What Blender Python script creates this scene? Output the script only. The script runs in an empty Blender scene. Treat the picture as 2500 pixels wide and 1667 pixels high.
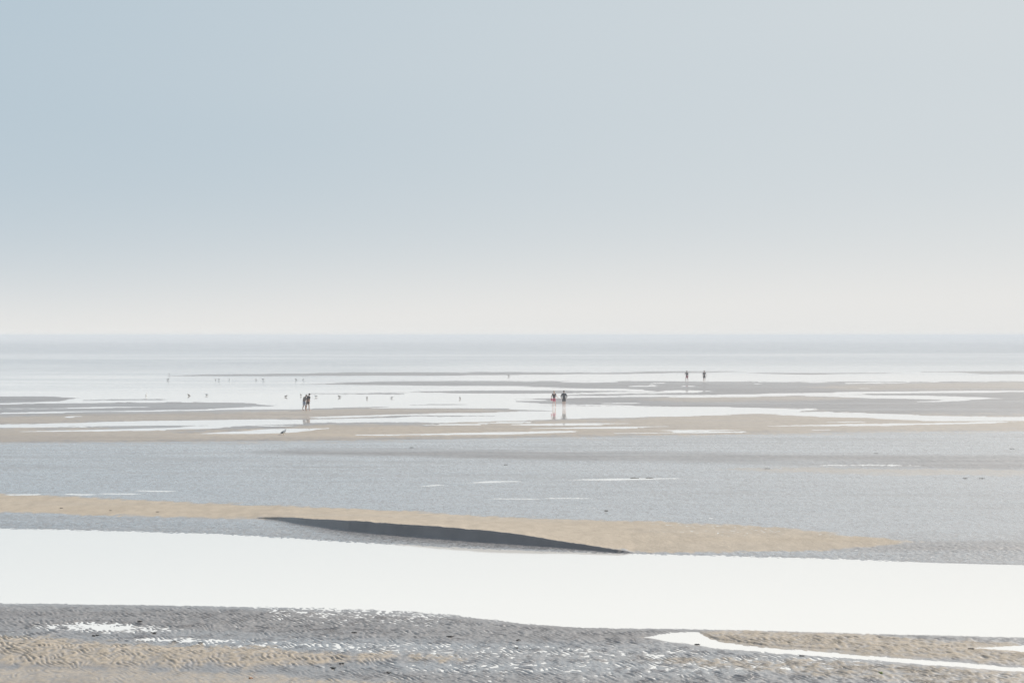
import bpy, bmesh, math, random
import numpy as np
from mathutils import Vector, Matrix

S = bpy.context.scene
C = S.collection
R = math.radians

# ------------------------------------------------------------------ camera, sky, sun, exposure
CAM_H = 7.2
F = 4861.0            # focal length in pixels of the 2500 px wide photograph
CX, HORIZON = 1250.0, 818.5

cd = bpy.data.cameras.new('camera')
cam = bpy.data.objects.new('camera', cd); C.objects.link(cam)
cd.sensor_width = 36.0; cd.lens = 36.0 * F / 2500.0
cd.clip_start = 0.5; cd.clip_end = 60000
cam.location = (0, 0, CAM_H)
cam.rotation_euler = (R(90) - math.atan((833.5 - HORIZON) / F), 0, 0)
S.camera = cam

SUN_AZ, SUN_EL = 42.0, 33.0       # degrees to the right of the view direction, above the horizon
sd = (math.sin(R(SUN_AZ)) * math.cos(R(SUN_EL)), math.cos(R(SUN_AZ)) * math.cos(R(SUN_EL)), math.sin(R(SUN_EL)))
sl = bpy.data.lights.new('sun', 'SUN'); sun = bpy.data.objects.new('sun', sl); C.objects.link(sun)
sl.energy = 5.0; sl.angle = R(0.6); sl.color = (1.0, 0.95, 0.88)
sun.rotation_euler = Vector(sd).to_track_quat('Z', 'Y').to_euler()

w = bpy.data.worlds.new('World'); S.world = w; w.use_nodes = True
nt = w.node_tree; N = nt.nodes; L = nt.links
N.clear()
def node(t, **k):
    n = N.new(t)
    for a, b in k.items(): setattr(n, a, b)
    return n
def math_n(op, a, b=None, c=None, clamp=False):
    n = node('ShaderNodeMath', operation=op, use_clamp=clamp)
    for i, v in enumerate((a, b, c)):
        if v is None: continue
        if isinstance(v, (int, float)): n.inputs[i].default_value = v
        else: L.new(v, n.inputs[i])
    return n.outputs[0]
def mix_rgb(f, a, b):
    n = node('ShaderNodeMix', data_type='RGBA')
    for i, v in ((0, f), (6, a), (7, b)):
        if isinstance(v, (int, float)): n.inputs[i].default_value = v
        elif isinstance(v, tuple): n.inputs[i].default_value = (*v, 1)
        else: L.new(v, n.inputs[i])
    return n.outputs[2]
tc = node('ShaderNodeTexCoord')
nrm = node('ShaderNodeVectorMath', operation='NORMALIZE'); L.new(tc.outputs['Generated'], nrm.inputs[0])
sep = node('ShaderNodeSeparateXYZ'); L.new(nrm.outputs[0], sep.inputs[0])
z = math_n('MAXIMUM', sep.outputs[2], 0.0)
dot = node('ShaderNodeVectorMath', operation='DOT_PRODUCT')
L.new(nrm.outputs[0], dot.inputs[0]); dot.inputs[1].default_value = (math.sin(R(SUN_AZ)), math.cos(R(SUN_AZ)), 0)
# nearness to the sun's quarter of the sky (thin haze brightens it)
mr = node('ShaderNodeMapRange', interpolation_type='SMOOTHSTEP'); L.new(dot.outputs['Value'], mr.inputs[0])
mr.inputs[1].default_value = 0.50; mr.inputs[2].default_value = 0.95
nz = node('ShaderNodeTexNoise'); nz.inputs['Scale'].default_value = 2.2; nz.inputs['Detail'].default_value = 1.5
mp = node('ShaderNodeMapping'); mp.inputs['Scale'].default_value = (1, 1, 5); L.new(nrm.outputs[0], mp.inputs[0]); L.new(mp.outputs[0], nz.inputs['Vector'])
cloudy = math_n('SUBTRACT', nz.outputs[0], 0.5)
g = math_n('ADD', mr.outputs[0], math_n('MULTIPLY', cloudy, 0.42), clamp=True)
side = mix_rgb(g, (0.475, 0.575, 0.650), (0.640, 0.690, 0.718))
sky = node('ShaderNodeTexSky', sky_type='NISHITA'); sky.sun_disc = False
sky.sun_elevation = R(SUN_EL); sky.sun_rotation = R(SUN_AZ); sky.dust_density = 3.0; sky.air_density = 1.2
skyb = node('ShaderNodeVectorMath', operation='SCALE'); L.new(sky.outputs[0], skyb.inputs[0]); skyb.inputs['Scale'].default_value = 0.10
up = node('ShaderNodeMapRange', interpolation_type='SMOOTHSTEP'); L.new(z, up.inputs[0])
up.inputs[1].default_value = 0.14; up.inputs[2].default_value = 0.9; up.inputs[4].default_value = 0.75
high = mix_rgb(up.outputs[0], side, skyb.outputs[0])
zz = math_n('ADD', z, math_n('MULTIPLY', g, -0.018))
lowf = math_n('EXPONENT', math_n('MULTIPLY', math_n('POWER', math_n('DIVIDE', math_n('MAXIMUM', zz, 0.0), 0.040), 1.5), -1.0))
final = mix_rgb(lowf, high, (0.800, 0.797, 0.780))
bg = node('ShaderNodeBackground'); L.new(final, bg.inputs[0]); bg.inputs[1].default_value = 0.80
wo = node('ShaderNodeOutputWorld'); L.new(bg.outputs[0], wo.inputs[0])

S.view_settings.view_transform = 'Standard'; S.view_settings.look = 'None'
S.view_settings.exposure = 0.32; S.view_settings.gamma = 1.0; S.view_settings.use_curve_mapping = False
S.cycles.use_denoising = True
S.cycles.max_bounces = 6; S.cycles.volume_bounces = 1

# ------------------------------------------------------------------ helpers
def at(u, v, zz=0.0):
    """point on the ground (height zz) that the photograph shows at pixel u, v"""
    y = F * (CAM_H - zz) / (v - HORIZON)
    return Vector(((u - CX) / F * y, y, zz))

def hash2(ix, iy, seed):
    h = (ix.astype(np.int64) * 374761393 + iy.astype(np.int64) * 668265263 + seed * 144269504) & 0xFFFFFFFF
    h = ((h ^ (h >> 13)) * 1274126177) & 0xFFFFFFFF
    h = ((h ^ (h >> 15)) * 2246822519) & 0xFFFFFFFF
    return ((h ^ (h >> 16)) & 0xFFFFFF) / float(0xFFFFFF) * 2 - 1
def vnoise(x, y, seed=0):
    x0 = np.floor(x); y0 = np.floor(y); fx = x - x0; fy = y - y0
    fx = fx * fx * fx * (fx * (fx * 6 - 15) + 10); fy = fy * fy * fy * (fy * (fy * 6 - 15) + 10)
    a = hash2(x0, y0, seed); b = hash2(x0 + 1, y0, seed); c = hash2(x0, y0 + 1, seed); d = hash2(x0 + 1, y0 + 1, seed)
    return (a + (b - a) * fx) * (1 - fy) + (c + (d - c) * fx) * fy
def fbm(x, y, seed=0, o=3):
    t = 0; a = 1.0; n = 0
    for i in range(o):
        t = t + a * vnoise(x * 2 ** i + 17.3 * i, y * 2 ** i - 9.1 * i, seed + i * 7); n += a; a *= 0.5
    return t / n
def sstep(a, b, x):
    t = np.clip((x - a) / (b - a), 0.0, 1.0); return t * t * (3 - 2 * t)

def new_obj(name, me, mat=None, parent=None, kind=None):
    o = bpy.data.objects.new(name, me); C.objects.link(o)
    if mat: me.materials.append(mat)
    if parent: o.parent = parent
    if kind: o['kind'] = kind
    return o
def tag(o, label, cat, group=None):
    o['label'] = label; o['category'] = cat
    if group: o['group'] = group
    return o

class M:   # small node-material helper
    def __init__(s, name):
        s.m = bpy.data.materials.new(name); s.m.use_nodes = True
        s.t = s.m.node_tree; s.b = s.t.nodes['Principled BSDF']
    def n(s, t, **k):
        x = s.t.nodes.new(t)
        for a, b in k.items(): setattr(x, a, b)
        return x
    def l(s, a, b): s.t.links.new(a, b)
    def noise(s, scale, detail=3, vec=None, mscale=None):
        x = s.n('ShaderNodeTexNoise'); x.inputs['Scale'].default_value = scale; x.inputs['Detail'].default_value = detail
        c = s.n('ShaderNodeTexCoord').outputs['Object']
        if mscale:
            m = s.n('ShaderNodeMapping'); m.inputs['Scale'].default_value = mscale; s.l(c, m.inputs[0]); c = m.outputs[0]
        s.l(c, x.inputs['Vector']); return x.outputs[0]
    def math(s, op, a, b=None, clamp=False):
        x = s.n('ShaderNodeMath', operation=op, use_clamp=clamp)
        for i, v in enumerate((a, b)):
            if v is None: continue
            if isinstance(v, (int, float)): x.inputs[i].default_value = v
            else: s.l(v, x.inputs[i])
        return x.outputs[0]
    def mapr(s, v, a, b, c=0.0, d=1.0):
        x = s.n('ShaderNodeMapRange'); s.l(v, x.inputs[0])
        for i, q in enumerate((a, b, c, d)): x.inputs[i + 1].default_value = q
        return x.outputs[0]
    def mix(s, f, a, b):
        x = s.n('ShaderNodeMix', data_type='RGBA')
        for i, v in ((0, f), (6, a), (7, b)):
            if isinstance(v, (int, float)): x.inputs[i].default_value = v
            elif isinstance(v, tuple): x.inputs[i].default_value = (*v, 1)
            else: s.l(v, x.inputs[i])
        return x.outputs[2]
    def set(s, k, v):
        i = s.b.inputs[k]
        if isinstance(v, (int, float)): i.default_value = v
        elif isinstance(v, tuple): i.default_value = (*v, 1)
        else: s.l(v, i)
    def attr(s, name):
        x = s.n('ShaderNodeAttribute', attribute_name=name); return x.outputs['Fac']
    def bump(s, h, strength, dist):
        x = s.n('ShaderNodeBump'); s.l(h, x.inputs['Height']); x.inputs['Distance'].default_value = dist
        if isinstance(strength, (int, float)): x.inputs['Strength'].default_value = strength
        else: s.l(strength, x.inputs['Strength'])
        return x.outputs[0]

def cloth(name, col, var=0.25, rough=0.85, scale=14):
    k = M(name); n = k.noise(scale, 3)
    f = k.mapr(n, 0.3, 0.7)
    k.set('Base Color', k.mix(f, tuple(c * (1 - var) for c in col), tuple(min(1, c * (1 + var)) for c in col)))
    k.set('Roughness', rough); k.set('Normal', k.bump(k.noise(60, 2), 0.2, 0.01)); return k.m

# ------------------------------------------------------------------ sand and water materials
k = M('beach_sand')
dry = k.attr('dry'); film = k.attr('film'); grain = k.attr('grain')
n1 = k.noise(9.0, 4); n2 = k.noise(0.55, 4, mscale=(0.35, 1, 1)); n3 = k.noise(140, 2)
dvar = k.math('ADD', dry, k.math('MULTIPLY', k.math('SUBTRACT', n1, 0.5), 0.35), clamp=True)
wetc = k.mix(k.mapr(n2, 0.3, 0.7), (0.152, 0.139, 0.134), (0.200, 0.185, 0.177))
dryc = k.mix(k.mapr(n1, 0.25, 0.75), (0.325, 0.276, 0.216), (0.385, 0.330, 0.264))
col = k.mix(dvar, wetc, dryc)
gv = k.mapr(k.math('ADD', n3, k.math('MULTIPLY', grain, 0.5)), 0.3, 1.1, 0.78, 1.18)
vm = k.n('ShaderNodeVectorMath', operation='SCALE'); k.l(col, vm.inputs[0]); k.l(gv, vm.inputs['Scale'])
k.set('Base Color', vm.outputs[0])
k.set('Roughness', k.mapr(dvar, 0, 1, 0.42, 0.95))
k.set('Specular IOR Level', k.mapr(dvar, 0, 1, 0.6, 0.12))
k.set('Coat Weight', k.math('MULTIPLY', film, k.math('SUBTRACT', 1.0, dvar), clamp=True))
k.set('Coat Roughness', 0.12); k.set('Coat IOR', 1.62)
k.set('Normal', k.bump(k.math('ADD', n3, n1), 0.35, 0.012))
SAND = k.m

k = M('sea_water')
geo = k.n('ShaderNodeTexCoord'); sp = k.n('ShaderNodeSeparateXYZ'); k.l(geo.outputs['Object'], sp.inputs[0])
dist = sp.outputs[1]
depth_ruffle_tone = k.math('ADD', k.mapr(dist, 265, 620), k.math('MULTIPLY', k.math('MULTIPLY', k.mapr(sp.outputs[0], -4, -34), k.mapr(k.noise(1.0, 3, mscale=(0.02, 0.10, 1)), 0.36, 0.6)), k.math('MULTIPLY', k.mapr(dist, 235, 280), 0.45)), clamp=True)  # distance gives depth; left patch painted darker where ruffled water mirrors less sky
k.set('Base Color', k.mix(depth_ruffle_tone, (0.78, 0.75, 0.70), (0.20, 0.23, 0.26)))  # pale near colour stands in for bright sky mirrored in the water
k.set('Roughness', 0.05); k.set('IOR', 1.33)
streak = k.mapr(k.noise(1.0, 3, mscale=(0.0035, 0.016, 1)), 0.42, 0.66)
fine = k.noise(1.0, 4, mscale=(0.6, 1.6, 1))
calm = k.mapr(dist, 300, 520)
calm2 = k.mapr(k.noise(1.0, 3, mscale=(0.012, 0.07, 1)), 0.45, 0.62)
strength = k.math('MULTIPLY', calm, k.math('ADD', k.math('MULTIPLY', streak, 0.85), 0.05))
def belt(a, b, c, d):
    return k.math('MULTIPLY', k.mapr(dist, a, b), k.math('SUBTRACT', 1.0, k.mapr(dist, c, d)))
strength = k.math('ADD', strength, k.math('MULTIPLY', belt(780, 930, 1500, 2300), 0.95))
strength = k.math('ADD', strength, k.math('MULTIPLY', k.math('MULTIPLY', belt(480, 505, 545, 570), k.mapr(fine, 0.3, 0.6)), 0.9))
strength = k.math('ADD', strength, k.math('MULTIPLY', k.math('MULTIPLY', calm2, k.mapr(dist, 170, 300)), 0.02))
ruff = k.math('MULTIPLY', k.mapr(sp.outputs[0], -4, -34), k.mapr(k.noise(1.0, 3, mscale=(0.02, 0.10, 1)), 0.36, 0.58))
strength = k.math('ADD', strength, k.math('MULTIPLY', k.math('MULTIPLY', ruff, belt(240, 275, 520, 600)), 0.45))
bigw = k.bump(fine, strength, 0.25)
mn = k.n('ShaderNodeBump'); mn.inputs['Strength'].default_value = 0.03; mn.inputs['Distance'].default_value = 0.02
k.l(k.noise(1.0, 3, mscale=(1.3, 3.0, 1)), mn.inputs['Height']); k.l(bigw, mn.inputs['Normal'])
k.set('Normal', mn.outputs[0])
WATER = k.m

# ------------------------------------------------------------------ lay of the beach (outlines measured in the photograph, laid out on the ground)
def cA(x, y): return (x / 2.767, 800 + y / 2.767)
def cB(x, y): return (800 + x / 2.767, 800 + y / 2.767)
def cC(x, y): return (1650 + x / 2.767, 800 + y / 2.767)
def dD(x, y): return (x * 1.06293, y * 1.06293)
def c5(x, y): return (800 + x / 2.672, 1080 + y / 2.672)
def c6(x, y): return (1650 + x / 2.672, 1080 + y / 2.672)
def c4(x, y): return (x / 2.672, 1080 + y / 2.672)
def shp(conv, pts):
    out = []
    for x, a, b in pts:
        u, va = conv(x, a); _, vb = conv(x, b); out.append((u, va, vb))
    return np.array(out)

BARS = [
 shp(cA, [(1180,323,326),(1400,317,328),(1800,312,327),(2214,306,322),(2314,303,322),(2714,300,322),(3114,302,321),(3414,301,318),(3814,302,315),(4214,302,313),(4566,296,303),(4866,294,301),(5000,297,298)]),
 shp(cC, [(480,303,305),(700,303,316),(900,306,319),(1200,305,314),(1500,304,306)]),
 shp(cC, [(1650,296,298),(1900,293,303),(2100,292,314),(2352,291,315),(3500,290,318)]),
 shp(cB, [(-300,379,380),(0,376,381),(150,370,384),(330,362,387),(600,360,391),(1000,360,393),(1300,362,396),(1600,362,406),(2000,360,411),(2352,362,440),(2652,363,450),(3252,364,446),(3752,365,436),(4152,364,429),(4704,366,424),(6000,368,424)]),
 shp(cA, [(2040,446,448),(2352,443,448),(2700,446,450)]),
 shp(cB, [(300,438,441),(600,432,438),(900,428,441),(1200,426,443),(1500,426,441),(1800,428,439),(2352,431,437),(2700,434,436)]),
 shp(cB, [(1500,455,457),(1700,449,461),(2352,440,456),(2800,440,448),(3100,439,440)]),
 shp(cB, [(1200,480,482),(1400,477,486),(1500,475,490),(1700,471,497),(2352,462,534),(2652,470,537),(2952,464,546),(3252,456,552),(3700,446,570),(4200,438,580),(4704,432,600),(6000,425,620)]),
 shp(cB, [(1290,494,500),(1400,490,509),(1500,488,515),(1600,485,519),(1900,478,523),(2352,470,531)]),
 shp(cB, [(1260,527,529),(1500,523,530),(1900,524,531),(2352,526,534)]),
 shp(cA, [(-2500,467,510),(0,465,508),(250,465,502),(400,468,496),(520,472,476)]),
 shp(cA, [(560,488,492),(700,486,491),(900,484,488),(1085,483,485)]),
 shp(cA, [(-2500,520,576),(0,517,575),(400,512,567),(700,505,564),(900,502,561),(1200,500,557),(1500,502,545),(1640,504,535),(1720,512,531),(1810,526,529)]),
 shp(cA, [(-2500,582,652),(0,582,650),(300,576,645),(500,573,640),(1000,566,630),(1500,559,622),(2000,550,615),(2214,546,602),(2414,540,600),(2514,547,596),(2814,546,583),(3114,546,578),(3414,548,570),(3514,555,566),(3714,563,566)]),
 shp(cB, [(-220,551,556),(0,545,551),(200,539,546),(450,532,534)]),
 shp(cB, [(530,523,525),(700,519,523),(900,519,522)]),
 shp(cB, [(-300,615,620),(0,609,616),(300,600,609),(600,591,601),(900,594,601),(1200,594,599)]),
 shp(cB, [(0,577,579),(700,572,577),(1450,574,578)]),
 shp(cB, [(1600,577,580),(1950,574,576)]),
]
FRONT = np.array([dD(-2500,1024), dD(0,1017), dD(420,1015), dD(800,1012.5), dD(1000,1010), dD(1300,1004), dD(1750,998), dD(2000,993), dD(2352,990), dD(5000,975)])
BAR5 = np.array([[u, a, np.interp(u, FRONT[:,0], FRONT[:,1]) + 400] for u, a in
   [(-2500, 1046)] + [cA(x, y) for x, y in [(0,676),(400,673),(800,669),(1100,661),(1400,662),(1600,660),(2000,648),(2214,642)]] +
   [cB(x, y) for x, y in [(300,642),(550,640),(800,645),(1000,640),(1200,632),(1500,625),(1800,612),(2100,604),(2352,600)]] +
   [cC(x, y) for x, y in [(300,586),(600,578),(900,560),(1400,540),(2352,470)]] + [(4500, 950)]])
BARS.append(BAR5)
POOLS = [
 shp(cA, [(-1500,548,549),(300,546,549),(500,540,547),(750,536,542),(1000,535,537)]),
 shp(cA, [(-1500,576,581),(0,576,581),(500,567,574),(1000,559,567),(1400,553,560),(1700,548,552)]),
 shp(cB, [(-60,600,611),(200,592,602),(580,582,592),(1000,578,586)]),
 shp(cA, [(150,701,704),(400,694,703),(800,688,697),(1100,675,693),(1400,664,680),(1600,658,667),(1750,655,662)]),
 shp(cA, [(1350,715,718),(1500,703,718),(1750,690,718),(1900,681,710),(2100,679,694),(2210,678,680)]),
 shp(cA, [(1750,664,667),(1900,660,667),(2020,661,663)]),
 shp(cB, [(640,654,657),(780,652,656),(1060,649,653)]),
 shp(cB, [(1040,641,645),(1200,637,644),(1360,638,641)]),
 shp(cB, [(1250,655,658),(1500,648,658),(1800,642,656),(2030,646,649)]),
 shp(cB, [(1390,680,683),(1700,672,684),(2000,668,680),(2280,665,669)]),
 shp(cB, [(200,724,727),(500,720,728),(800,712,727),(920,706,726),(1200,700,722),(1500,697,710),(1720,696,699)]),
 shp(cB, [(1950,711,714),(2352,705,711),(2552,703,710),(2800,704,707)]),
 shp(cB, [(2230,694,696),(2352,689,704),(2552,688,702),(2792,688,690)]),
 shp(cC, [(0,422,439),(120,424,437),(240,428,431)]),
 shp(cC, [(0,457,462),(300,453,460),(600,446,456),(900,438,447),(1050,436,442),(1300,433,438),(1700,429,434),(1900,424,431),(2352,422,431),(3400,424,430)]),
 shp(cC, [(0,465,472),(300,462,470),(520,452,458)]),
 shp(cC, [(0,533,600),(300,536,588),(600,544,578),(830,547,566),(930,548,551)]),
 shp(cC, [(880,457,460),(950,455,461),(1200,451,469),(1500,455,479),(1800,460,487),(2000,468,486),(2190,477,480)]),
 shp(cC, [(1660,498,502),(1800,490,501),(1950,485,492)]),
 shp(cC, [(600,580,583),(800,568,593),(1000,565,601),(1300,575,608),(1500,585,619),(1700,592,629),(2000,598,631),(2352,601,628),(3600,603,620)]),
 shp(cC, [(640,662,664),(1000,655,663),(1200,648,661),(1600,644,656),(1900,640,649),(2150,635,643),(2280,633,636)]),
 shp(cC, [(1030,635,638),(1150,632,640),(1290,634,636)]),
 shp(cC, [(800,366,368),(950,366,373),(1070,369,371)]), shp(cC, [(1160,373,376),(1400,369,375),(1750,366,370)]),
 shp(cC, [(500,381,384),(570,377,380)]), shp(cC, [(60,392,396),(105,392,396)]), shp(cC, [(1255,412,416),(1290,412,416)]),
 shp(cC, [(940,686,691),(1035,686,690)]),
 shp(cB, [(1600,364,369),(1800,362,370),(1950,362,365)]), shp(cB, [(2050,392,395),(2200,387,394)]), shp(cB, [(2180,377,380),(2260,373,377)]),
 shp(cB, [(1880,510,515),(2070,508,513)]), shp(cA, [(475,600,608),(510,598,605)]),
 # small films of water on the wet flat behind the bank
 shp(c5, [(940,259,263),(1050,252,262),(1210,250,256)]), shp(c5, [(1610,238,241),(1850,233,244),(1990,231,241),(2260,229,235)]),
 shp(c5, [(630,284,288),(720,277,284)]), shp(c5, [(1100,360,366),(1330,362,370)]), shp(c5, [(1450,358,362),(1680,357,362)]),
 shp(c4, [(460,335,343),(580,338,345)]), shp(c4, [(680,332,339),(860,334,341)]), shp(c4, [(920,312,318),(1100,316,322)]), shp(c4, [(60,340,345),(240,339,345)]),
 shp(c6, [(960,147,150),(1150,143,151),(1300,144,151),(1560,150,153)]),
 # foreground
 shp(dD, [(1490,1461,1463),(1530,1453.5,1473),(1560,1450.5,1477),(1588,1449.5,1481),(1606,1451.5,1483.5),(1618,1458,1485.5),(1632,1467,1488),(1652,1475,1490.5),(1750,1488,1498),(1900,1498,1507),(2000,1505.5,1514),(2100,1513,1523),(2200,1520,1531),(2300,1530,1540),(2352,1533,1542),(2800,1565,1580)]),
 shp(dD, [(2260,1488,1490),(2352,1482,1497),(2900,1480,1500)]),
 shp(dD, [(125,1438,1440),(160,1432,1443),(200,1430,1446),(240,1431,1450),(320,1440,1446)]),
 shp(dD, [(365,1467,1470),(430,1468,1472),(480,1470,1473)]),
]
CHAN = np.array([(*dD(x, a), b * 1.06293) for x, a, b in
 [(-3000,1150,1372),(0,1213,1385),(250,1219,1388),(500,1226,1392),(600,1231,1394),(700,1238,1396),(800,1244.5,1399),(900,1249.5,1403),(950,1252,1405),(1050,1257.5,1413),(1100,1259.5,1420),(1150,1261.5,1425),(1200,1263.5,1432),(1300,1267,1439),(1350,1268.5,1441),(1460,1272,1443),(1600,1275,1444.5),(1800,1280,1449),(2100,1290,1457),(2352,1297,1463),(5000,1370,1540)]])  # far edge set nearer under the bank; dark sand stands in for its reflection
# areas of drier, tan sand
DRY = [
 (shp(dD, [(-2500,1080,1160),(0,1134,1176),(300,1148,1185),(600,1160,1190),(900,1172,1240),(1100,1183,1250),(1300,1192,1258),(1500,1196,1268),(1700,1205,1266),(1900,1222,1262),(2000,1234,1255),(2075,1243,1247)]), 6, 1.0),
 (shp(dD, [(-2500,1420,1545),(0,1464,1533),(300,1477,1532),(600,1492,1528),(900,1507,1518)]), 20, 0.74),
 (shp(dD, [(-2500,1533,1640),(0,1533,1640),(300,1540,1640),(600,1552,1600)]), 16, 0.55),
 (shp(dD, [(1600,1460,1464),(1700,1447,1486),(1900,1452,1499),(2100,1466,1512),(2352,1484,1530),(3200,1540,1580)]), 14, 0.72),
 (shp(dD, [(1500,1512,1520),(1800,1514,1548),(2200,1530,1575),(2500,1545,1600)]), 16, 0.42),
 (np.array([[u, np.interp(u, FRONT[:,0], FRONT[:,1]) - a, np.interp(u, FRONT[:,0], FRONT[:,1])] for u, a in [(-2500,38),(0,36),(400,30),(800,26),(1200,44),(1500,40),(1700,58),(1900,58),(2100,45),(2500,36),(5000,36)]]), 14, 0.56),
 (shp(cA, [(-2500,600,655),(0,600,652),(500,592,642),(1000,583,632),(1500,574,624),(2000,562,617),(2414,549,600),(2814,548,583),(3214,550,578)]), 8, 0.45),
 (shp(cB, [(0,655,745),(400,660,745),(900,655,735),(1300,650,730)]), 8, 0.70),
 (shp(cC, [(0,470,500),(300,466,500),(600,462,498),(950,460,490)]), 7, 0.40),
 (shp(cC, [(1200,385,420),(1700,375,420),(2352,370,415)]), 7, 0.38),
 (shp(c6, [(500,165,185),(1000,165,205),(1600,175,215),(2400,185,215)]), 7, 0.45),
]
# bands of coarser ripples that break up the shine of the wet flat
RIPPLED = [
 (shp(c5, [(-200,50,72),(400,52,85),(1000,58,100),(1700,64,118),(2271,70,130),(3000,84,145),(3800,92,160),(4600,97,180)]), 8, 1.0),
 (shp(c6, [(1500,640,690),(2271,650,720),(3000,640,740)]), 30, 0.7),
 (shp(dD, [(-500,1395,1432),(300,1398,1432),(1000,1420,1470),(1400,1448,1475)]), 14, 0.6),
]
# shiny, thinly flooded streaks
SHINY = [
 (shp(c4, [(-400,300,345),(800,310,375),(2271,330,430),(3500,380,505),(4700,420,560),(5500,440,560)]), 60, 1.0),
 (shp(c6, [(-400,140,165),(600,150,230),(2271,200,300)]), 25, 0.5),
 (shp(dD, [(500,1476,1490),(1000,1480,1506),(1500,1492,1512),(2000,1506,1524)]), 18, 1.0),
 (shp(dD, [(1050,1520,1545),(1400,1515,1550),(1700,1522,1545)]), 22, 0.8),
]

def sdist(sh, U, V):
    u0, u1 = sh[0, 0], sh[-1, 0]
    t = np.interp(U, sh[:, 0], sh[:, 1]); b = np.interp(U, sh[:, 0], sh[:, 2])
    return np.minimum(V - t, b - V) - np.maximum(0, np.maximum(u0 - U, U - u1)) * 0.06

# bank: crest and foot of the slip face
BK = np.array([(x * 1.06293, a * 1.06293, b * 1.06293) for x, a, b in
  [(540,1183,1184.5),(640,1186,1193),(700,1189,1204),(800,1194.5,1218),(900,1201,1227),(1000,1208,1235),(1100,1215.5,1243),(1200,1227,1250),(1250,1235,1254),(1320,1246,1259),(1400,1258,1266),(1450,1267,1270),(1480,1270.5,1271.5)]])
def bank(U, Y):
    SL = 1.28 + 1.25 * sstep(980, 640, U)
    vc = np.interp(U, BK[:, 0], BK[:, 1]); vb = np.interp(U, BK[:, 0], BK[:, 2])
    yb = F * (CAM_H - 0.03) / (vb - HORIZON); a = (vc - HORIZON) / F
    zc = np.maximum(0.0, (CAM_H - a * yb) / (1 + SL * a) - 0.03)
    zc = zc * (1 + 0.035 * vnoise(U / 55.0, U * 0, 5) + 0.03 * vnoise(U / 17.0, U * 0, 6))
    zc = zc * sstep(BK[0, 0], BK[0, 0] + 110, U) * sstep(BK[-1, 0], BK[-1, 0] - 50, U)
    yc = yb + SL * zc
    vk = np.interp(U, DRY[0][0][:, 0], DRY[0][0][:, 1]); yk = F * CAM_H / (vk - HORIZON)
    face = np.clip((Y - yb) / np.maximum(yc - yb, 0.02), 0, 1); face = face ** 1.35
    back = 1 - np.clip((Y - yc) / np.maximum(yk - yc, 1.0), 0, 1)
    h = np.where(Y < yc, face, back * (0.35 + 0.65 * back)) * zc
    onface = sstep(yb - 0.10, yb + 0.02, Y) * sstep(yc + 0.08, yc - 0.02, Y) * sstep(0.05, 0.13, zc)
    infront = sstep(yb + 0.15, yb + 0.02, Y) * sstep(0.03, 0.08, zc) * (Y > yb - 4)
    return h, onface, infront, yc, zc

# ------------------------------------------------------------------ sand: one sheet from under the camera to the horizon
def sand_grid():
    half = R(19.5)
    fine = np.linspace(-half, half, 1120)
    coarse_r = half + np.cumsum(np.geomspace(0.002, 0.25, 30)); coarse_r = coarse_r[coarse_r < math.pi - 0.05]
    th = np.concatenate([-coarse_r[::-1], fine, coarse_r])
    rad = [0.6, 2, 5, 9, 14, 19, 24, 28, 31, 34, 36]
    r = 38.0
    while r < 95: rad.append(r); r += (0.050 + max(0, r - 45) * 0.0011) * (0.62 if 63 < r < 79 else 1)
    while r < 420: rad.append(r); r += 0.0048 * r * (1 if r < 260 else 1.5) * 0.55
    while r < 9000: rad.append(r); r *= 1.12
    rad = np.array(rad + [9500.0])
    return th, rad
th, rad = sand_grid()
nT, nR = len(th), len(rad)
TH, RR = np.meshgrid(th, rad)
X = (RR * np.sin(TH)).ravel(); Y = (RR * np.cos(TH)).ravel(); RRf = RR.ravel()
Yc = np.maximum(Y, 14.0)
U = CX + F * X / Yc; V = HORIZON + F * CAM_H / Yc
PXM = (V - HORIZON) / CAM_H                      # picture pixels per metre across
# ragged outlines
near = sstep(120, 70, Y)
rag = fbm(X / 20.0, Y / 2.0, 3, 3) * (1.9 * (1 - near) + 3.0 * near) + fbm(X / 1.1, Y / 0.8, 9, 2) * 1.2 * near
rag += fbm(X / 3.0, Y / 2.0, 29, 2) * 0.9 * (1 - near)
Vr = V + rag

h = np.full(X.shape, -0.06)
for sh in BARS:
    s = sdist(sh, U, Vr)
    h = np.maximum(h, np.clip(s * 0.006, -0.06, 0.035))
fr = np.interp(U, FRONT[:, 0], FRONT[:, 1])
front = V - fr                                    # > 0 on this side of the last bar
streak = fbm(X / 9.0, Y / 1.6, 41, 4)
streak_far = fbm(X / 30.0, Y / 6.0, 51, 4)
h += np.where((front < 0) & (V > 905), 0.010 * streak_far, 0)
# the near beach
wet = 0.5 + 0 * X
base = np.where(V > 1370, 0.0185, 0.0125) + 0.006 * streak
shiny = np.zeros_like(X); rippled = np.zeros_like(X)
for sh, soft, a in SHINY: shiny = np.maximum(shiny, a * sstep(-soft, soft * 0.6, sdist(sh, U, V + rag * 2)))
for sh, soft, a in RIPPLED: rippled = np.maximum(rippled, a * sstep(-soft, soft * 0.4, sdist(sh, U, V + rag)))
base = base - np.where(V > 1370, 0.014 * shiny * (0.6 + 0.8 * np.clip(streak + 0.3, 0, 1)), 0.0100 * shiny * (0.7 + 0.9 * np.clip(streak + 0.3, 0, 1))) + 0.006 * rippled
h = np.where(front > 0, base + (h - base) * np.exp(-np.maximum(front, 0) / 4.0), h)
dither = 0.6 * vnoise(X / 0.22, Y / 0.7, 111) + 0.5 * vnoise(X / 1.4, Y / 1.1, 112)
dry = np.zeros_like(X)
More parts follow.
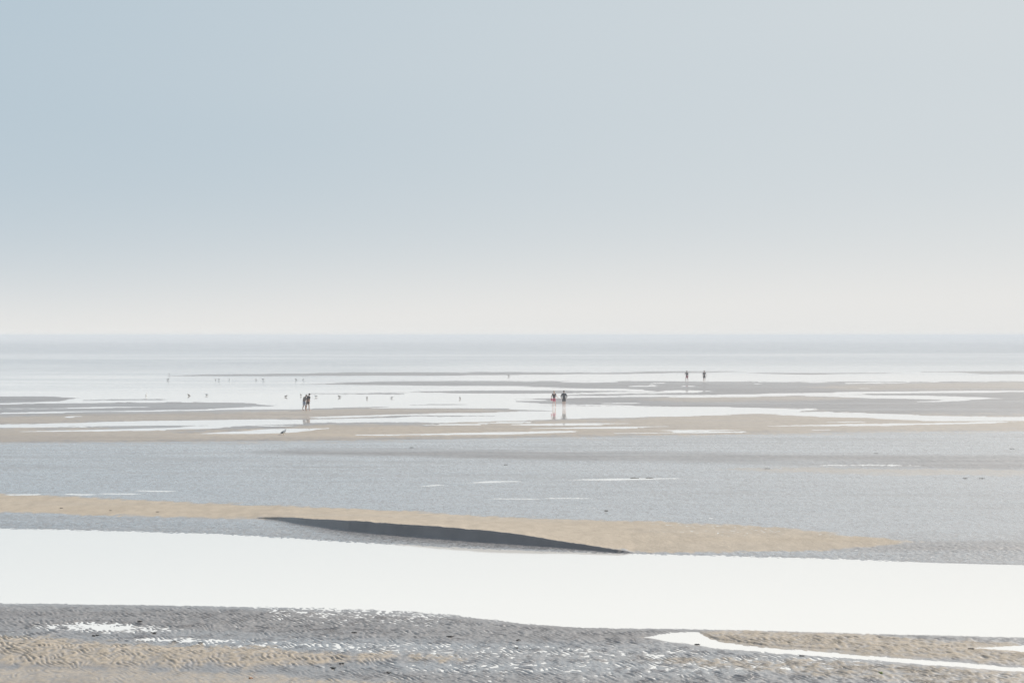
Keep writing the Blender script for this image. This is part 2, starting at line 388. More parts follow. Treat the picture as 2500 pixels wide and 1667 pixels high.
for sh, soft, a in DRY:
    s = sdist(sh, U, V + rag * 1.2)
    m = a * sstep(-soft * 0.5, soft * 0.5, s + 0.7 * soft * dither); dry = np.maximum(dry, m)
mound = np.zeros_like(X)
for i, hh in ((1, 0.10), (3, 0.05), (2, 0.05)):
    s = sdist(DRY[i][0], U, V); mound += hh * sstep(-10, 35, s)
h += mound
hb, onface, infront, ycrest, zcrest = bank(U, Y)
h = np.maximum(h, np.where(hb > 0, hb + 0.022 * sstep(0, 0.06, hb), -9))
pool_s = np.full(X.shape, -99.0)
for sh in POOLS:
    creek = sh[0, 0] > 1500
    s = sdist(sh, U, np.where(V > 1370, V + (0.85 if creek else 1.5) * rag, Vr))
    kk = np.where(V > 1370, 0.003 if creek else 0.0015, 0.006 - 0.003 * near)
    if creek: pool_s = np.maximum(pool_s, s)
    h = np.minimum(h, np.clip(-s * kk, -0.05, 9) + np.where(s < -6, 9, 0))
s = sdist(CHAN, U, V + rag * np.where(V > 1360, 0.45, 0.12))
flood = sstep(500 * 1.063, 640 * 1.063, U) * sstep(1130 * 1.063, 1000 * 1.063, U)      # shelving shore where ripple crests stand in the water
kch = np.where(V > 1400, np.where(s > 0, 0.0034, 0.0030 - 0.0026 * flood), 0.0045)
h = np.minimum(h, np.clip(-s * kch, -0.35, 9) + np.where(s < np.where(V > 1400, -40, -2), 9, 0))
h = np.where((V < 905), -0.08 - (905 - V) * 0.01, h) if False else h
h = np.where(Y > 420, np.minimum(h, -0.06 - (Y - 420) * 0.0003), h)

# ripples
wx = X + 0.10 * vnoise(X / 0.55, Y / 0.8, 61); wy = Y + 0.2 * vnoise(X / 0.6, Y / 0.9, 62)
def ripple(lam, ang, seed, warp=1.1):
    ph = 2 * math.pi * (wx * math.cos(ang) + wy * math.sin(ang)) / lam + warp * 2.3 * vnoise(X / (lam * 1.7), Y / (lam * 2.6), seed) + 5 * vnoise(X / 3.0, Y / 4.0, seed + 5)
    return np.sin(ph) + 0.35 * np.sin(2 * ph + 0.9)
ripA = ripple(0.125, R(28), 71) * np.clip(0.45 + 1.15 * vnoise(X / 0.19, Y / 0.30, 73), 0, 1.5)
ripB = ripple(0.15, R(-32), 81, 0.6)
lump = vnoise(X / 0.105, Y / 0.17, 91) + 0.7 * vnoise(X / 0.06, Y / 0.11, 92)
lump2 = vnoise(X / 0.34, Y / 0.9, 93) + 0.6 * vnoise(X / 0.19, Y / 0.5, 94)
lump3 = vnoise(X / 0.065, Y / 0.28, 97) + 0.8 * vnoise(X / 0.035, Y / 0.16, 98)
fore = sstep(1370, 1420, V)
onbank = sstep(-10, 10, sdist(DRY[0][0], U, V))
mid = (1 - fore) * sstep(0, 14, front)
amp_fore = 0.0085 + 0.003 * vnoise(X / 4, Y / 3, 95)
rip = fore * ((1 - 0.6 * sstep(1615, 1640, V - (U - 300) * 0.015) * sstep(1000, 650, U)) * (amp_fore * ripA * 1.45 + 0.0115 * lump + 0.003 * lump3))
rip += mid * (1 - onbank) * (0.0045 * rippled * lump2 + (0.0016 - 0.0010 * shiny + 0.008 * rippled) * lump + (0.0032 - 0.0012 * shiny) * lump3)
edge = sstep(-60, -6, s) * mid * (1 - onbank)
rip += edge * 0.008 * lump
rip += mid * onbank * np.clip(sstep(3.0, 0.2, np.abs(Y - ycrest)) * sstep(0.02, 0.1, zcrest) + 0.7 * sstep(1350, 1650, U) + 0.35, 0, 1) * 0.0060 * (ripB * np.clip(0.6 + 0.8 * streak, 0.15, 1.2) + 1.0 * lump)
rip += (1 - fore) * (1 - sstep(0, 14, front)) * 0.003 * lump2 * sstep(420, 300, Y)
rip = rip * (1 - 0.65 * onface)
calm_edge = np.clip(0.22 + np.maximum(0, -np.maximum(s, pool_s)) / 16.0, 0, 1)
rip = np.where(V > 1370, rip * np.maximum(calm_edge, 0.55 * flood * (s > -40)), rip)
rip = rip * sstep(22, 34, Y) * (np.abs(np.arctan2(X, np.maximum(Y, .1))) < R(21))
sub = sstep(-0.10, -0.02, h)
h = h + rip * sub
h = np.where(front > 0, h, h)
film = np.clip(0.85 - 0.42 * fore + 0.45 * streak + 0.6 * shiny - 0.6 * rippled, 0.05, 1) * (1 - 0.75 * onface)
film = np.clip(film * (0.85 + 0.5 * lump3 * mid), 0, 1)
film = np.where(front < 0, 0.12 + 0.34 * streak_far, film)
dry = np.clip(dry + 0.42 * sstep(0.02, 0.4, dry) * np.clip(rip / 0.010, -1, 1) * fore, 0, 1)
dry = np.clip(dry + np.where(front > 0, 0.15, 0.45) * dry * np.where(front > 0, streak, streak_far + 0.6 * streak), 0, 1)
dry = dry * (1 - np.maximum(onface, infront))
grain = np.clip(0.5 + 0.5 * lump2 * 0.6, 0, 1)

me = bpy.data.meshes.new('sand_flat')
nv = X.size
co = np.empty((nv, 3), np.float32); co[:, 0] = X; co[:, 1] = Y; co[:, 2] = h
i0 = (np.arange(nR - 1)[:, None] * nT + np.arange(nT - 1)[None, :]).ravel()
quads = np.stack([i0, i0 + 1, i0 + nT + 1, i0 + nT], 1).astype(np.int32)
# close the ring behind the camera
j0 = np.arange(nR - 1) * nT
back = np.stack([j0 + nT - 1, j0, j0 + nT, j0 + 2 * nT - 1], 1).astype(np.int32)
quads = np.concatenate([quads, back])
quads = quads[:, ::-1]
me.vertices.add(nv); me.vertices.foreach_set('co', co.ravel())
me.loops.add(quads.size); me.loops.foreach_set('vertex_index', quads.ravel())
me.polygons.add(len(quads)); me.polygons.foreach_set('loop_start', np.arange(0, quads.size, 4, dtype=np.int32))
me.polygons.foreach_set('use_smooth', np.ones(len(quads), bool))
me.update(calc_edges=True)
for nm, arr in (('dry', dry), ('film', film), ('grain', grain)):
    a = me.attributes.new(nm, 'FLOAT', 'POINT'); a.data.foreach_set('value', arr.astype(np.float32))
sand = new_obj('sand_flat', me, SAND, kind='structure')
HGRID = h.reshape(nR, nT)
def ground(x, y):
    t = math.atan2(x, y); r = math.hypot(x, y)
    i = min(max(np.searchsorted(rad, r) - 1, 0), nR - 2); j = min(max(np.searchsorted(th, t) - 1, 0), nT - 2)
    a = (r - rad[i]) / (rad[i + 1] - rad[i]); b = (t - th[j]) / (th[j + 1] - th[j])
    return float((HGRID[i, j] * (1 - b) + HGRID[i, j + 1] * b) * (1 - a) + (HGRID[i + 1, j] * (1 - b) + HGRID[i + 1, j + 1] * b) * a)

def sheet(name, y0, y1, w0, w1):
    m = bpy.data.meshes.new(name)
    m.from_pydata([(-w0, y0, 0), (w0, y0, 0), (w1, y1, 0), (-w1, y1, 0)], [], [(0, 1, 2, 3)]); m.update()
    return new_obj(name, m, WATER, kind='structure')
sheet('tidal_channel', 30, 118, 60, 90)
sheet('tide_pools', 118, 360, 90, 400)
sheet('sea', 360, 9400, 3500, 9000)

# ------------------------------------------------------------------ haze
k = M('sea_haze'); k.t.nodes.remove(k.b)
pv = k.n('ShaderNodeVolumePrincipled'); pv.inputs['Density'].default_value = 0.00048
pv.inputs['Color'].default_value = (0.77, 0.795, 0.825, 1); pv.inputs['Anisotropy'].default_value = 0.0
out = [x for x in k.t.nodes if x.type == 'OUTPUT_MATERIAL'][0]; k.l(pv.outputs[0], out.inputs['Volume'])
bm = bmesh.new(); bmesh.ops.create_cube(bm, size=1)
bmesh.ops.scale(bm, vec=(22000, 22000, 13.0), verts=bm.verts); bmesh.ops.translate(bm, vec=(0, 0, 8.2 - 6.5), verts=bm.verts)
hm = bpy.data.meshes.new('haze'); bm.to_mesh(hm); bm.free()
new_obj('haze', hm, k.m, kind='stuff')

# ------------------------------------------------------------------ people
def skin_mesh(name, verts, edges, radii, root=0, sub=1):
    m = bpy.data.meshes.new(name + '_base'); m.from_pydata([tuple(v) for v in verts], edges, []); m.update()
    o = bpy.data.objects.new(name + '_base', m); C.objects.link(o)
    o.modifiers.new('skin', 'SKIN').use_smooth_shade = True
    lay = m.skin_vertices[0].data
    for i, r in enumerate(radii):
        lay[i].radius = r if isinstance(r, tuple) else (r, r)
        lay[i].use_root = (i == root)
    sm = o.modifiers.new('sub', 'SUBSURF'); sm.levels = sub
    dg = bpy.context.evaluated_depsgraph_get(); dg.update()
    res = bpy.data.meshes.new_from_object(o.evaluated_get(dg)); res.name = name
    bpy.data.objects.remove(o); bpy.data.meshes.remove(m)
    return res

def ensure_skin(m):
    pass

def tube(bm, pts, radii, seg=6):
    rings = []
    pts = [Vector(p) for p in pts]
    for i, p in enumerate(pts):
        d = (pts[min(i + 1, len(pts) - 1)] - pts[max(i - 1, 0)]).normalized()
        a = d.orthogonal().normalized(); b = d.cross(a)
        rings.append([bm.verts.new(p + (a * math.cos(2 * math.pi * q / seg) + b * math.sin(2 * math.pi * q / seg)) * radii[i]) for q in range(seg)])
    for r0, r1 in zip(rings, rings[1:]):
        for q in range(seg): bm.faces.new((r0[q], r0[(q + 1) % seg], r1[(q + 1) % seg], r1[q]))
    bm.faces.new(rings[0][::-1]); bm.faces.new(rings[-1])
def ball(bm, c, r, u=10, v=7, rot=None):
    if not hasattr(r, '__len__'): r = (r, r, r)
    mt = Matrix.Translation(c) @ (rot.to_4x4() if rot else Matrix()) @ Matrix.Diagonal((*r, 1))
    return bmesh.ops.create_uvsphere(bm, u_segments=u, v_segments=v, radius=1, matrix=mt)['verts']
def to_obj(name, bm, mat, parent=None):
    m = bpy.data.meshes.new(name); bmesh.ops.recalc_face_normals(bm, faces=bm.faces); bm.to_mesh(m); bm.free()
    for p in m.polygons: p.use_smooth = True
    return new_obj(name, m, mat, parent)

k = M('skin'); k.set('Base Color', k.mix(k.mapr(k.noise(8, 2), .3, .7), (0.42, 0.25, 0.18), (0.52, 0.33, 0.25))); k.set('Roughness', 0.55); SKIN = k.m
k = M('pale_skin'); k.set('Base Color', k.mix(k.mapr(k.noise(8, 2), .3, .7), (0.60, 0.42, 0.35), (0.70, 0.50, 0.43))); k.set('Roughness', 0.55); PALE = k.m
DARKHAIR = cloth('dark_hair', (0.035, 0.028, 0.024), 0.4, 0.6, 40)
FAIRHAIR = cloth('fair_hair', (0.38, 0.30, 0.21), 0.25, 0.6, 40)
EYE = cloth('eye_dark', (0.02, 0.018, 0.015), 0.1, 0.2)

def person(u, v, height, face_deg, pose, clothes, hair, skin, label):
    """pose: lean (deg forward), tilt (deg sideways), stride (m), arms {'L': (elbow, wrist), 'R': ...} as offsets from the shoulder"""
    p = at(u, v); gz = max(ground(p.x, p.y), -0.03)
    root = bpy.data.objects.new('person', None); C.objects.link(root)
    root.location = (p.x, p.y, gz); root.rotation_euler = (0, 0, R(face_deg)); s = height / 1.75
    root.scale = (s, s, s)
    tag(root, label, 'person', 'people walking on the tidal flat')
    lean, tilt, st = R(pose.get('lean', 3)), R(pose.get('tilt', 0)), pose.get('stride', 0.12)
    rot = Matrix.Rotation(tilt, 3, 'Y') @ Matrix.Rotation(-lean, 3, 'X')       # facing +Y
    pel = Vector((0, 0, 0.93))
    def up(x, y, zz): return pel + rot @ Vector((x, y, zz))
    spine, chest, neckb = up(0, 0.01, 0.20), up(0, 0.0, 0.40), up(0, -0.01, 0.54)
    hl = R(pose.get('head', 0)); hrot = rot @ Matrix.Rotation(-hl, 3, 'X') @ Matrix.Rotation(R(pose.get('headtilt', 0)), 3, 'Y')
    chin = neckb + hrot @ Vector((0, 0.02, 0.08)); skull = neckb + hrot @ Vector((0, 0.03, 0.18)); top = neckb + hrot @ Vector((0, 0.02, 0.255))
    V_, E_, R_ = [], [], []
    def add(pt, r, par=None):
        V_.append(pt); R_.append(r)
        if par is not None: E_.append((par, len(V_) - 1))
        return len(V_) - 1
    J = {}
    J['pel'] = add(pel, (0.15, 0.105)); J['sp'] = add(spine, (0.135, 0.095), J['pel']); J['ch'] = add(chest, (0.155, 0.11), J['sp'])
    J['nk'] = add(neckb, (0.062, 0.06), J['ch']); J['chin'] = add(chin, (0.058, 0.062), J['nk'])
    J['sk'] = add(skull, (0.078, 0.095), J['chin']); J['top'] = add(top, (0.045, 0.055), J['sk'])
    hand_data = []
    for sgn, key in ((-1, 'L'), (1, 'R')):
        sh = up(sgn * 0.185, 0, 0.475)
        eo, wo_ = pose['arms'][key]
        el = sh + rot @ Vector((sgn * eo[0], eo[1], eo[2])); wr = sh + rot @ Vector((sgn * wo_[0], wo_[1], wo_[2]))
        J['sh' + key] = add(sh, 0.062, J['ch']); J['el' + key] = add(el, 0.042, J['sh' + key]); J['wr' + key] = add(wr, 0.029, J['el' + key])
        d = (wr - el).normalized(); palm = wr + d * 0.06
        J['pm' + key] = add(palm, (0.040, 0.022), J['wr' + key]); hand_data.append((wr, palm, d, sgn))
        f = st * (1 if (sgn > 0) == pose.get('rightfirst', True) else -1)
        hip = pel + Vector((sgn * 0.095, 0, -0.06)); knee = Vector((sgn * (0.10 + pose.get('spread', 0)), f * 0.55 + 0.04, 0.50)); ank = Vector((sgn * (0.10 + pose.get('spread', 0) * 1.6), f, 0.085 + (0.05 if f < -0.1 else 0)))
        J['hp' + key] = add(hip, 0.092, J['pel']); J['kn' + key] = add(knee, 0.058, J['hp' + key])
        cf = knee.lerp(ank, 0.35) + Vector((0, -0.02, 0)); J['cf' + key] = add(cf, 0.055, J['kn' + key])
        J['an' + key] = add(ank, 0.036, J['cf' + key])
        J['ft' + key] = add(ank + Vector((sgn * 0.012, 0.10, -0.055)), (0.042, 0.028), J['an' + key]); J['to' + key] = add(ank + Vector((sgn * 0.018, 0.18, -0.065)), (0.036, 0.018), J['ft' + key])
    body = skin_mesh('body', V_, E_, R_)
    bm = bmesh.new(); bm.from_mesh(body)
    for wr, palm, d, sgn in hand_data:
        side = d.cross(Vector((0, 1, 0))).normalized() if abs(d.y) < 0.9 else Vector((1, 0, 0))
        fwd = side.cross(d).normalized()
        for q, ln in enumerate((0.070, 0.080, 0.074, 0.058)):
            b0 = palm + fwd * (0.030 - 0.020 * q); inw = -side * sgn
            tube(bm, [b0, b0 + d * ln * 0.45 + inw * 0.006, b0 + d * ln * 0.8 + inw * 0.020, b0 + d * ln * 0.95 + inw * 0.034], [0.0095, 0.009, 0.008, 0.006], 5)
        t0 = wr + d * 0.025 + fwd * 0.025
        tube(bm, [t0, t0 + fwd * 0.026 + d * 0.022, t0 + fwd * 0.034 + d * 0.055], [0.012, 0.0105, 0.008], 5)
    hm3 = hrot
    ball(bm, skull + hm3 @ Vector((0, 0.098, -0.030)), (0.013, 0.020, 0.022), 6, 5, hm3)
    for sg in (-1, 1): ball(bm, skull + hm3 @ Vector((sg * 0.080, -0.005, -0.025)), (0.010, 0.018, 0.030), 6, 5, hm3)
    ball(bm, skull + hm3 @ Vector((0, 0.082, -0.072)), (0.024, 0.010, 0.007), 6, 4, hm3)
    to_obj('body', bm, skin, root); bpy.data.meshes.remove(body)
    for sg in (-1, 1):
        b = bmesh.new(); ball(b, skull + hm3 @ Vector((sg * 0.031, 0.088, 0.0)), (0.011, 0.008, 0.008), 6, 5, hm3); to_obj('eye', b, EYE, root)
    b = bmesh.new(); vs = ball(b, skull + hm3 @ Vector((0, -0.012, 0.030)), (0.094, 0.108, 0.098), 14, 10, hm3)
    inv = hm3.inverted()
    for vv in list(b.verts):
        l_ = inv @ (vv.co - skull)
        if l_.z < 0.02 and l_.y > 0.03: vv.co = skull + hm3 @ Vector((l_.x * 0.7, 0.03, 0.03))
    if hair[1] == 'long':
        tube(b, [skull + hm3 @ Vector((0, -0.06, 0.03)), skull + hm3 @ Vector((0, -0.09, -0.08)), skull + hm3 @ Vector((0, -0.10, -0.22))], [0.07, 0.075, 0.04], 8)
    to_obj('hair', b, hair[0], root)
    # clothes: shells grown along the same skeleton
    for nm, mat, kind in clothes:
        vs, es, rs = [], [], []
        def a2(pt, r, par=None):
            vs.append(Vector(pt)); rs.append(r)
            if par is not None: es.append((par, len(vs) - 1))
            return len(vs) - 1
        g = lambda q: V_[J[q]]
        if kind in ('tee', 'jacket', 'top'):
            big = 1.26 if kind == 'jacket' else 1.13
            low = -0.10 if kind == 'jacket' else (0.02 if kind == 'top' else -0.06)
            i = a2(up(0, 0, low), (0.165 * big, 0.125 * big)); i1 = a2(spine, (0.142 * big, 0.108 * big), i); i2 = a2(chest, (0.160 * big, 0.118 * big), i1)
            a2(up(0, -0.01, 0.50), (0.085 * big, 0.080), i2)
            for sgn, key in ((-1, 'L'), (1, 'R')):
                j = a2(g('sh' + key), 0.070 * big, i2)
                if kind == 'tee': a2(g('sh' + key).lerp(g('el' + key), 0.85), 0.058, j)
                elif kind == 'top': a2(g('sh' + key).lerp(g('el' + key), 0.30), 0.062, j)
                else:
                    e = a2(g('el' + key), 0.058, j); a2(g('el' + key).lerp(g('wr' + key), 0.92), 0.042, e)
            if kind == 'jacket': a2(neckb + hrot @ Vector((0, -0.05, 0.06)), 0.085, 3)
        elif kind in ('shorts', 'longshorts'):
            e = 0.97 if kind == 'longshorts' else 0.70
            i = a2(pel + Vector((0, 0, 0.10)), (0.155, 0.118)); i = a2(pel, (0.172, 0.13), i)
            for key in 'LR':
                j = a2(g('hp' + key) + Vector((0, 0, -0.04)), 0.108, i); a2(g('hp' + key).lerp(g('kn' + key), e), 0.086, j)
        elif kind == 'skirt':
            i = a2(pel + Vector((0, 0, 0.12)), (0.150, 0.115)); i = a2(pel, (0.180, 0.145), i); i = a2(pel + Vector((0, 0.01, -0.16)), (0.20, 0.17), i); a2(pel + Vector((0, 0.02, -0.30)), (0.215, 0.185), i)
        mm = skin_mesh(nm, vs, es, rs); new_obj(nm, mm, mat, root)
    return root, V_, J, s

GREYTEE = cloth('grey_brown_cotton', (0.22, 0.20, 0.19)); DARK = cloth('dark_cotton', (0.065, 0.056, 0.062)); CHAR = cloth('charcoal_nylon', (0.050, 0.054, 0.062), 0.3, 0.6)
k = M('blue_white_print'); n = k.noise(9, 2)
k.set('Base Color', k.mix(k.mapr(n, 0.46, 0.52), (0.17, 0.20, 0.30), (0.62, 0.64, 0.68))); k.set('Roughness', 0.85); PRINT = k.m
RED = cloth('faded_red_cotton', (0.42, 0.10, 0.14)); PINK = cloth('pink_red_canvas', (0.50, 0.12, 0.19), 0.2); GREY = cloth('grey_cotton', (0.15, 0.155, 0.165))
BLACK = cloth('black_cotton', (0.046, 0.046, 0.050))

hang = ((0.05, -0.02, -0.29), (0.06, 0.04, -0.55))
person(742.5, 1003.5, 1.58, -48, {'lean': 13, 'tilt': 4, 'head': 28, 'stride': 0.12, 'arms': {'L': hang, 'R': ((0.03, 0.10, -0.27), (-0.04, 0.24, -0.44))}},
       [('shirt', GREYTEE, 'tee'), ('shorts', PRINT, 'longshorts')], (DARKHAIR, 'short'), SKIN,
       'stooping person in grey-brown shirt and blue and white patterned shorts, left of the close pair')
person(751.0, 1003.0, 1.66, -40, {'lean': 8, 'tilt': 9, 'head': 10, 'stride': 0.12, 'arms': {'L': ((0.04, 0.10, -0.27), (-0.10, 0.28, -0.36)), 'R': hang}},
       [('shirt', DARK, 'tee'), ('shorts', BLACK, 'shorts')], (DARKHAIR, 'short'), SKIN,
       'person in dark shirt and short dark shorts leaning at the right of the close pair')
woman = person(1353.0, 994.0, 1.66, 160, {'lean': 2, 'stride': 0.10, 'head': 5, 'arms': {'L': ((0.10, 0.02, -0.25), (0.26, 0.12, -0.33)), 'R': ((0.12, -0.02, -0.24), (0.10, 0.16, -0.36))}},
       [('top', DARK, 'top'), ('skirt', PINK, 'skirt')], (FAIRHAIR, 'long'), PALE,
       'fair-haired person in dark top and pink-red skirt wading in the bright pool')
man = person(1377.0, 995.0, 1.72, 5, {'lean': 2, 'stride': 0.06, 'head': 4, 'arms': {'L': ((0.13, -0.02, -0.26), (0.04, 0.16, -0.42)), 'R': ((0.13, -0.02, -0.26), (0.04, 0.16, -0.42))}},
       [('jacket', CHAR, 'jacket'), ('shorts', BLACK, 'shorts')], (DARKHAIR, 'short'), SKIN,
       'person in a bulky charcoal jacket and dark shorts standing in the bright pool')
person(1677.0, 931.5, 1.68, 150, {'lean': 1, 'stride': 0.22, 'arms': {'L': hang, 'R': ((0.22, -0.08, -0.18), (0.06, 0.05, -0.36))}},
       [('shirt', GREY, 'tee'), ('shorts', RED, 'longshorts')], (DARKHAIR, 'short'), SKIN,
       'far-off person in grey shirt and red shorts walking with one elbow out')
person(1719.5, 931.5, 1.72, 165, {'lean': 2, 'stride': 0.08, 'arms': {'L': ((0.10, -0.02, -0.27), (0.12, 0.06, -0.52)), 'R': hang}},
       [('shirt', GREY, 'tee'), ('shorts', BLACK, 'longshorts')], (DARKHAIR, 'short'), SKIN,
       'far-off person in grey shirt and long black shorts, right of the one in red shorts')
# the woman's bag
r_, V_, J_, s_ = woman
mw = Matrix.LocRotScale(r_.location, r_.rotation_euler.to_quaternion(), r_.scale)
hip = mw @ (V_[J_['hpR']] + Vector((0.20, 0.0, -0.02)))
bag = bpy.data.objects.new('shoulder_bag', None); C.objects.link(bag); bag.location = hip
tag(bag, 'pink-red shoulder bag hanging at the hip of the fair-haired wader', 'bag')
b = bmesh.new(); vs = ball(b, (0, 0, 0), (0.08, 0.17, 0.15), 12, 8)
for vv in b.verts:
    if vv.co.z > 0.08: vv.co.z = 0.08 + (vv.co.z - 0.08) * 0.3
to_obj('pouch', b, PINK, bag)
b = bmesh.new(); shp_ = mw @ V_[J_['shR']] - hip
tube(b, [(0, -0.12, 0.06), shp_ + Vector((0.02, -0.05, 0.03)), shp_ + Vector((0.02, 0.05, 0.03)), (0, 0.12, 0.06)], [0.012] * 4, 6); to_obj('strap', b, DARK, bag)

# ------------------------------------------------------------------ gulls
GW = cloth('white_feathers', (0.86, 0.86, 0.84), 0.06, 0.7); GG = cloth('grey_feathers', (0.21, 0.22, 0.23), 0.2, 0.7); GB = cloth('black_feathers', (0.02, 0.02, 0.022), 0.2, 0.6)
GL = cloth('dull_yellow_skin', (0.45, 0.33, 0.12), 0.15, 0.6)
k = M('young_gull_feathers'); n = k.noise(30, 3); k.set('Base Color', k.mix(k.mapr(n, 0.35, 0.65), (0.10, 0.09, 0.08), (0.22, 0.20, 0.18))); k.set('Roughness', 0.75); GY = k.m
def make_gull(body_m, wing_m, upright):
    root = bpy.data.objects.new('gull', None); C.objects.link(root)
    t = R(24 if upright else 6)
    def P(x, zz): return Vector((0, x * math.cos(t) - zz * math.sin(t) * 0, 0.20 + zz + x * math.sin(t)))
    b = bmesh.new()
    # body, neck and head as one tapering surface, facing +Y
    tube(b, [P(-0.22, 0.0), P(-0.17, 0.0), P(-0.08, 0.0), P(0.02, 0.0), P(0.10, 0.015), P(0.145, 0.045), P(0.158, 0.085), P(0.165, 0.112), P(0.178, 0.140), P(0.20, 0.145), P(0.225, 0.130)],
         [0.008, 0.045, 0.088, 0.108, 0.096, 0.070, 0.052, 0.048, 0.050, 0.040, 0.012], 12)
    to_obj('body', b, body_m, root)
    b = bmesh.new(); tube(b, [P(0.222, 0.132), P(0.25, 0.125), P(0.275, 0.113)], [0.012, 0.009, 0.003], 6); to_obj('beak', b, GL, root)
    for sg in (-1, 1):
        b = bmesh.new()
        ball(b, P(-0.05, 0.018) + Vector((sg * 0.075, 0, 0)), (0.034, 0.160, 0.074), 12, 8, Matrix.Rotation(t * 0.9, 3, 'X')); w_ = to_obj('wing', b, wing_m, root)
        b = bmesh.new(); tube(b, [P(-0.16, 0.02) + Vector((sg * 0.045, 0, 0)), P(-0.24, 0.012) + Vector((sg * 0.02, 0, 0)), P(-0.31, 0.008) + Vector((sg * 0.004, 0, 0))], [0.026, 0.018, 0.004], 6); to_obj('wing_tip', b, GB, w_)
        b = bmesh.new(); hx = P(0.0, -0.07)
        tube(b, [Vector((sg * 0.035, 0.0, hx.z + 0.03)), Vector((sg * 0.035, -0.012, 0.07)), Vector((sg * 0.035, 0.0, 0.008)), Vector((sg * 0.038, 0.05, 0.004))], [0.016, 0.007, 0.006, 0.012], 6); to_obj('leg', b, GL, root)
        b = bmesh.new(); ball(b, P(0.19, 0.152) + Vector((sg * 0.043, 0, 0)), 0.006, 6, 5); to_obj('eye', b, GB, root)
    b = bmesh.new(); tube(b, [P(-0.17, 0.0), P(-0.24, -0.004), P(-0.28, -0.006)], [0.03, 0.032, 0.012], 8); to_obj('tail', b, body_m, root)
    return root
def copy_tree(o, parent=None):
    c = o.copy(); C.objects.link(c)
    if parent: c.parent = parent
    for ch in list(o.children): copy_tree(ch, c)
    return c
protos = {}; GS = 0.74
def place_gull(u, v, kind, face, label, size=1.0):
    if kind not in protos:
        o = make_gull(GW if kind in 'wu' else GY, GG if kind in 'wu' else GY, kind in 'uv'); protos[kind] = o
    else: o = copy_tree(protos[kind])
    p = at(u, v); o.location = (p.x, p.y, max(ground(p.x, p.y), -0.05)); o.rotation_euler = (0, 0, R(face)); o.scale = (size * GS,) * 3
    tag(o, label, 'gull', 'gulls standing on the tidal flat'); return o
place_gull(692, 1063, 'u', -104, 'large white-breasted grey-backed gull standing on the tan sandbar below the close pair of people', 1.35)
place_gull(357, 967, 'u', 200, 'white gull facing the viewer, left of the other birds in the near row', 1.1)
place_gull(461, 966.5, 'v', 120, 'dark upright gull in the near row, right of the white one')
place_gull(504, 965.5, 'w', 80, 'white-headed gull with dark back in the near row, facing left', 1.1)
place_gull(698, 969, 'y', -90, 'low brown gull crouching just left of the close pair of people')
place_gull(734.7, 966.5, 'v', 175, 'thin upright dark gull right behind the head of the stooping person', 0.95)
place_gull(771, 969.5, 'w', 75, 'dark-backed gull standing just right of the close pair of people', 1.1)
place_gull(828.6, 970, 'y', 85, 'brown gull in the near row, second to the right of the close pair', 1.05)
place_gull(896, 973, 'v', 185, 'dark upright gull in the near row, third to the right of the close pair')
place_gull(957, 972.5, 'w', -80, 'grey gull facing right at the right end of the near row', 1.0)
place_gull(1123, 974, 'v', 170, 'small dark gull alone on the bright pool between the two nearer pairs of people', 0.95)
place_gull(1241.7, 919, 'y', 90, 'dark gull on the thin far sandbar, farthest right of all birds', 1.1)
place_gull(410, 927.5, 'y', -90, 'brown gull at the left end of the far row in the shallows', 1.05)
place_gull(526.4, 927.8, 'v', 180, 'tiny dark gull in the far row, just left of a longer grey one', 0.8)
place_gull(535, 927.5, 'w', -85, 'grey gull facing right in the far row, beside a tiny dark one', 1.1)
place_gull(560, 927.8, 'u', -150, 'upright white-breasted gull in the middle of the far row', 1.0)
place_gull(642, 928, 'w', 85, 'long dark-backed gull in the far row, left of the gap before the last two', 1.25)
place_gull(722.7, 927.5, 'v', 100, 'dark gull second from the right end of the far row', 0.9)
place_gull(741, 927.5, 'u', -85, 'white-headed gull at the right end of the far row', 1.0)
place_gull(413, 915, 'v', 180, 'tiny dark gull on the far waterline above the left end of the far row', 0.9)
place_gull(625, 927.3, 'y', 90, 'faint low brown gull in the far row, just left of the long dark-backed one', 0.8)

# ------------------------------------------------------------------ wrack: weed, shells and stones left by the tide
WEED = cloth('black_weed', (0.022, 0.022, 0.018), 0.4, 0.5); ORANGE = cloth('orange_shell', (0.50, 0.24, 0.11), 0.2, 0.5); GREEN = cloth('green_weed', (0.20, 0.26, 0.05), 0.3, 0.5)
def clump(u, v, wid, label, cat='seaweed', mat=WEED, name='seaweed_clump', seed=0):
    rnd = random.Random(seed * 31 + int(u)); p = at(u, v)
    b = bmesh.new(); wid *= 0.40
    for q in range(9):
        x0 = rnd.uniform(-wid / 2, wid / 2); y0 = rnd.uniform(-.06, .06)
        a = rnd.uniform(-0.5, 0.5); ln = rnd.uniform(.07, .16) * max(0.6, wid / .2)
        pts = [Vector((x0 + math.cos(a) * ln * (i / 3 - .5), y0 + math.sin(a) * ln * (i / 3 - .5), rnd.uniform(0.004, 0.018))) for i in range(4)]
        tube(b, pts, [rnd.uniform(.004, .01), rnd.uniform(.007, .015), rnd.uniform(.006, .014), .003], 5)
    o = to_obj(name, b, mat); o.location = (p.x, p.y, max(ground(p.x, p.y), 0.0) - 0.004)
    tag(o, label, cat, 'wrack left on the sand'); return o
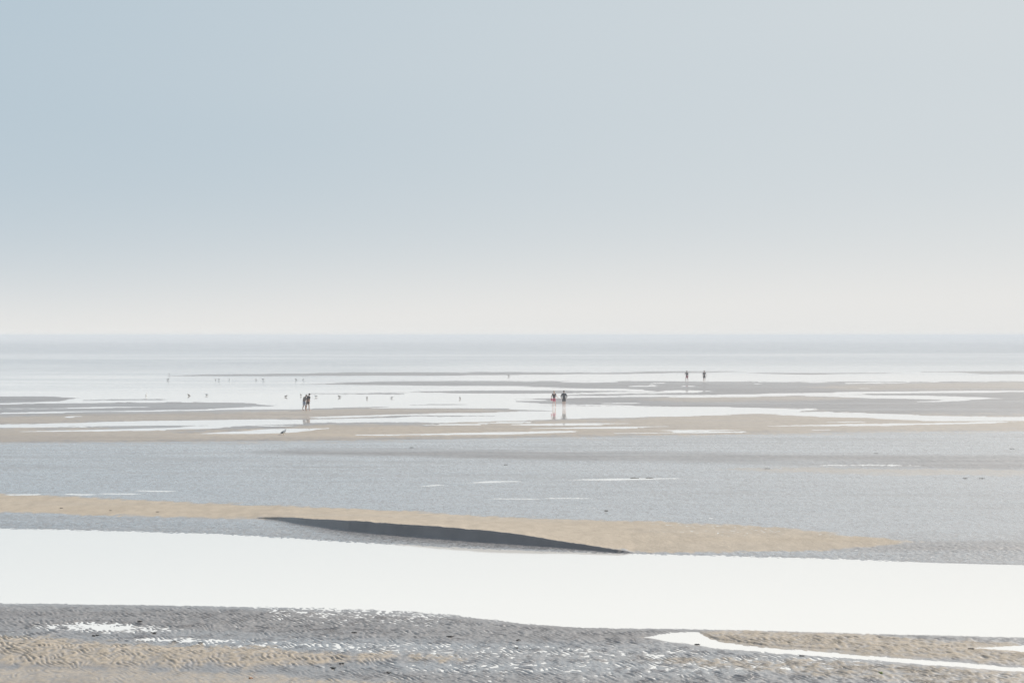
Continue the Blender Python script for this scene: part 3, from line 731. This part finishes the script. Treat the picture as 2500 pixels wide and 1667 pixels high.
WL = [
 (342,1519,.22,'black weed clump just above the right end of the left foreground puddle'),
 (375,1547,.30,'black weed strands right below the left foreground puddle'),
 (232,1553,.28,'black weed scrap between the left puddle and the tan mound'),
 (428,1568,.26,'black weed scrap below the short thin puddle left of centre'),
 (490,1570,.20,'black weed scrap right below the end of the short thin puddle'),
 (833,1623,.16,'small black weed scrap on grey rippled sand beyond the right tip of the tan mound'),
 (812,1632,.20,'black weed scrap at lower right of the tan mound tip'),
 (865,1546,.22,'black weed scrap on the grey near shore, left of the long black one'),
 (1101,1557,.34,'long flat black weed clump on the grey near shore, in the middle of the picture'),
 (1262,1582,.24,'black weed clump on the grey near shore, right of and below the long flat one'),
 (1266,1565,.18,'small black weed scrap directly above another clump on the near shore'),
 (946,1644,.42,'wide black weed clump close to the bottom edge, left of centre'),
 (1550,1167,.75,'left dark weed strip along a thin puddle on the grey flat'),
 (1585,1167,.80,'right dark weed strip along a thin puddle on the grey flat'),
 (1481,1247,.32,'small dark weed clump on the grey flat just behind the tan bank'),
 (1005,1093,.45,'tiny dark weed scrap on the smooth grey flat, above the bank centre'),
 (1234,1135,.40,'tiny dark weed scrap on the grey flat, left of the thin puddles'),
 (2372,1591,.24,'black weed tuft left of the small puddle at the right edge'),
 (1959,1602,.20,'black weed scrap at the lower bank of the narrow creek'),
 (1702,1573,.20,'black weed tuft at the lower edge of the creek head'),
 (1874,1144,.60,'dark weed scrap on the grey flat right below the rippled band'),
 (2357,1168,.50,'left of two dark weed scraps on the flat near the right edge'),
 (2398,1168,.55,'right of two dark weed scraps on the flat near the right edge'),
 (2471,1096,.60,'dark weed scrap at the right edge, on the smooth flat above the rippled band'),
 (2140,1107,.45,'dark weed scrap just above the rippled band, right of centre'),
 (150,1241,.20,'left-most black weed scrap on the tan left end of the bank'),
 (269,1247,.22,'middle black weed scrap on the tan left end of the bank'),
 (385,1250,.18,'right-most of three black weed scraps on the tan left end of the bank'),
]
for i, (u, v, wd, lb) in enumerate(WL): clump(u, v, wd, lb, seed=i)
clump(612, 1661, .12, 'orange-brown shell scrap at the bottom edge, left of centre', 'shell', ORANGE, 'shell_scrap', 90)
clump(2151, 1644, .10, 'yellow-green weed tuft close to the bottom right', 'seaweed', GREEN, 'seaweed_clump', 91)
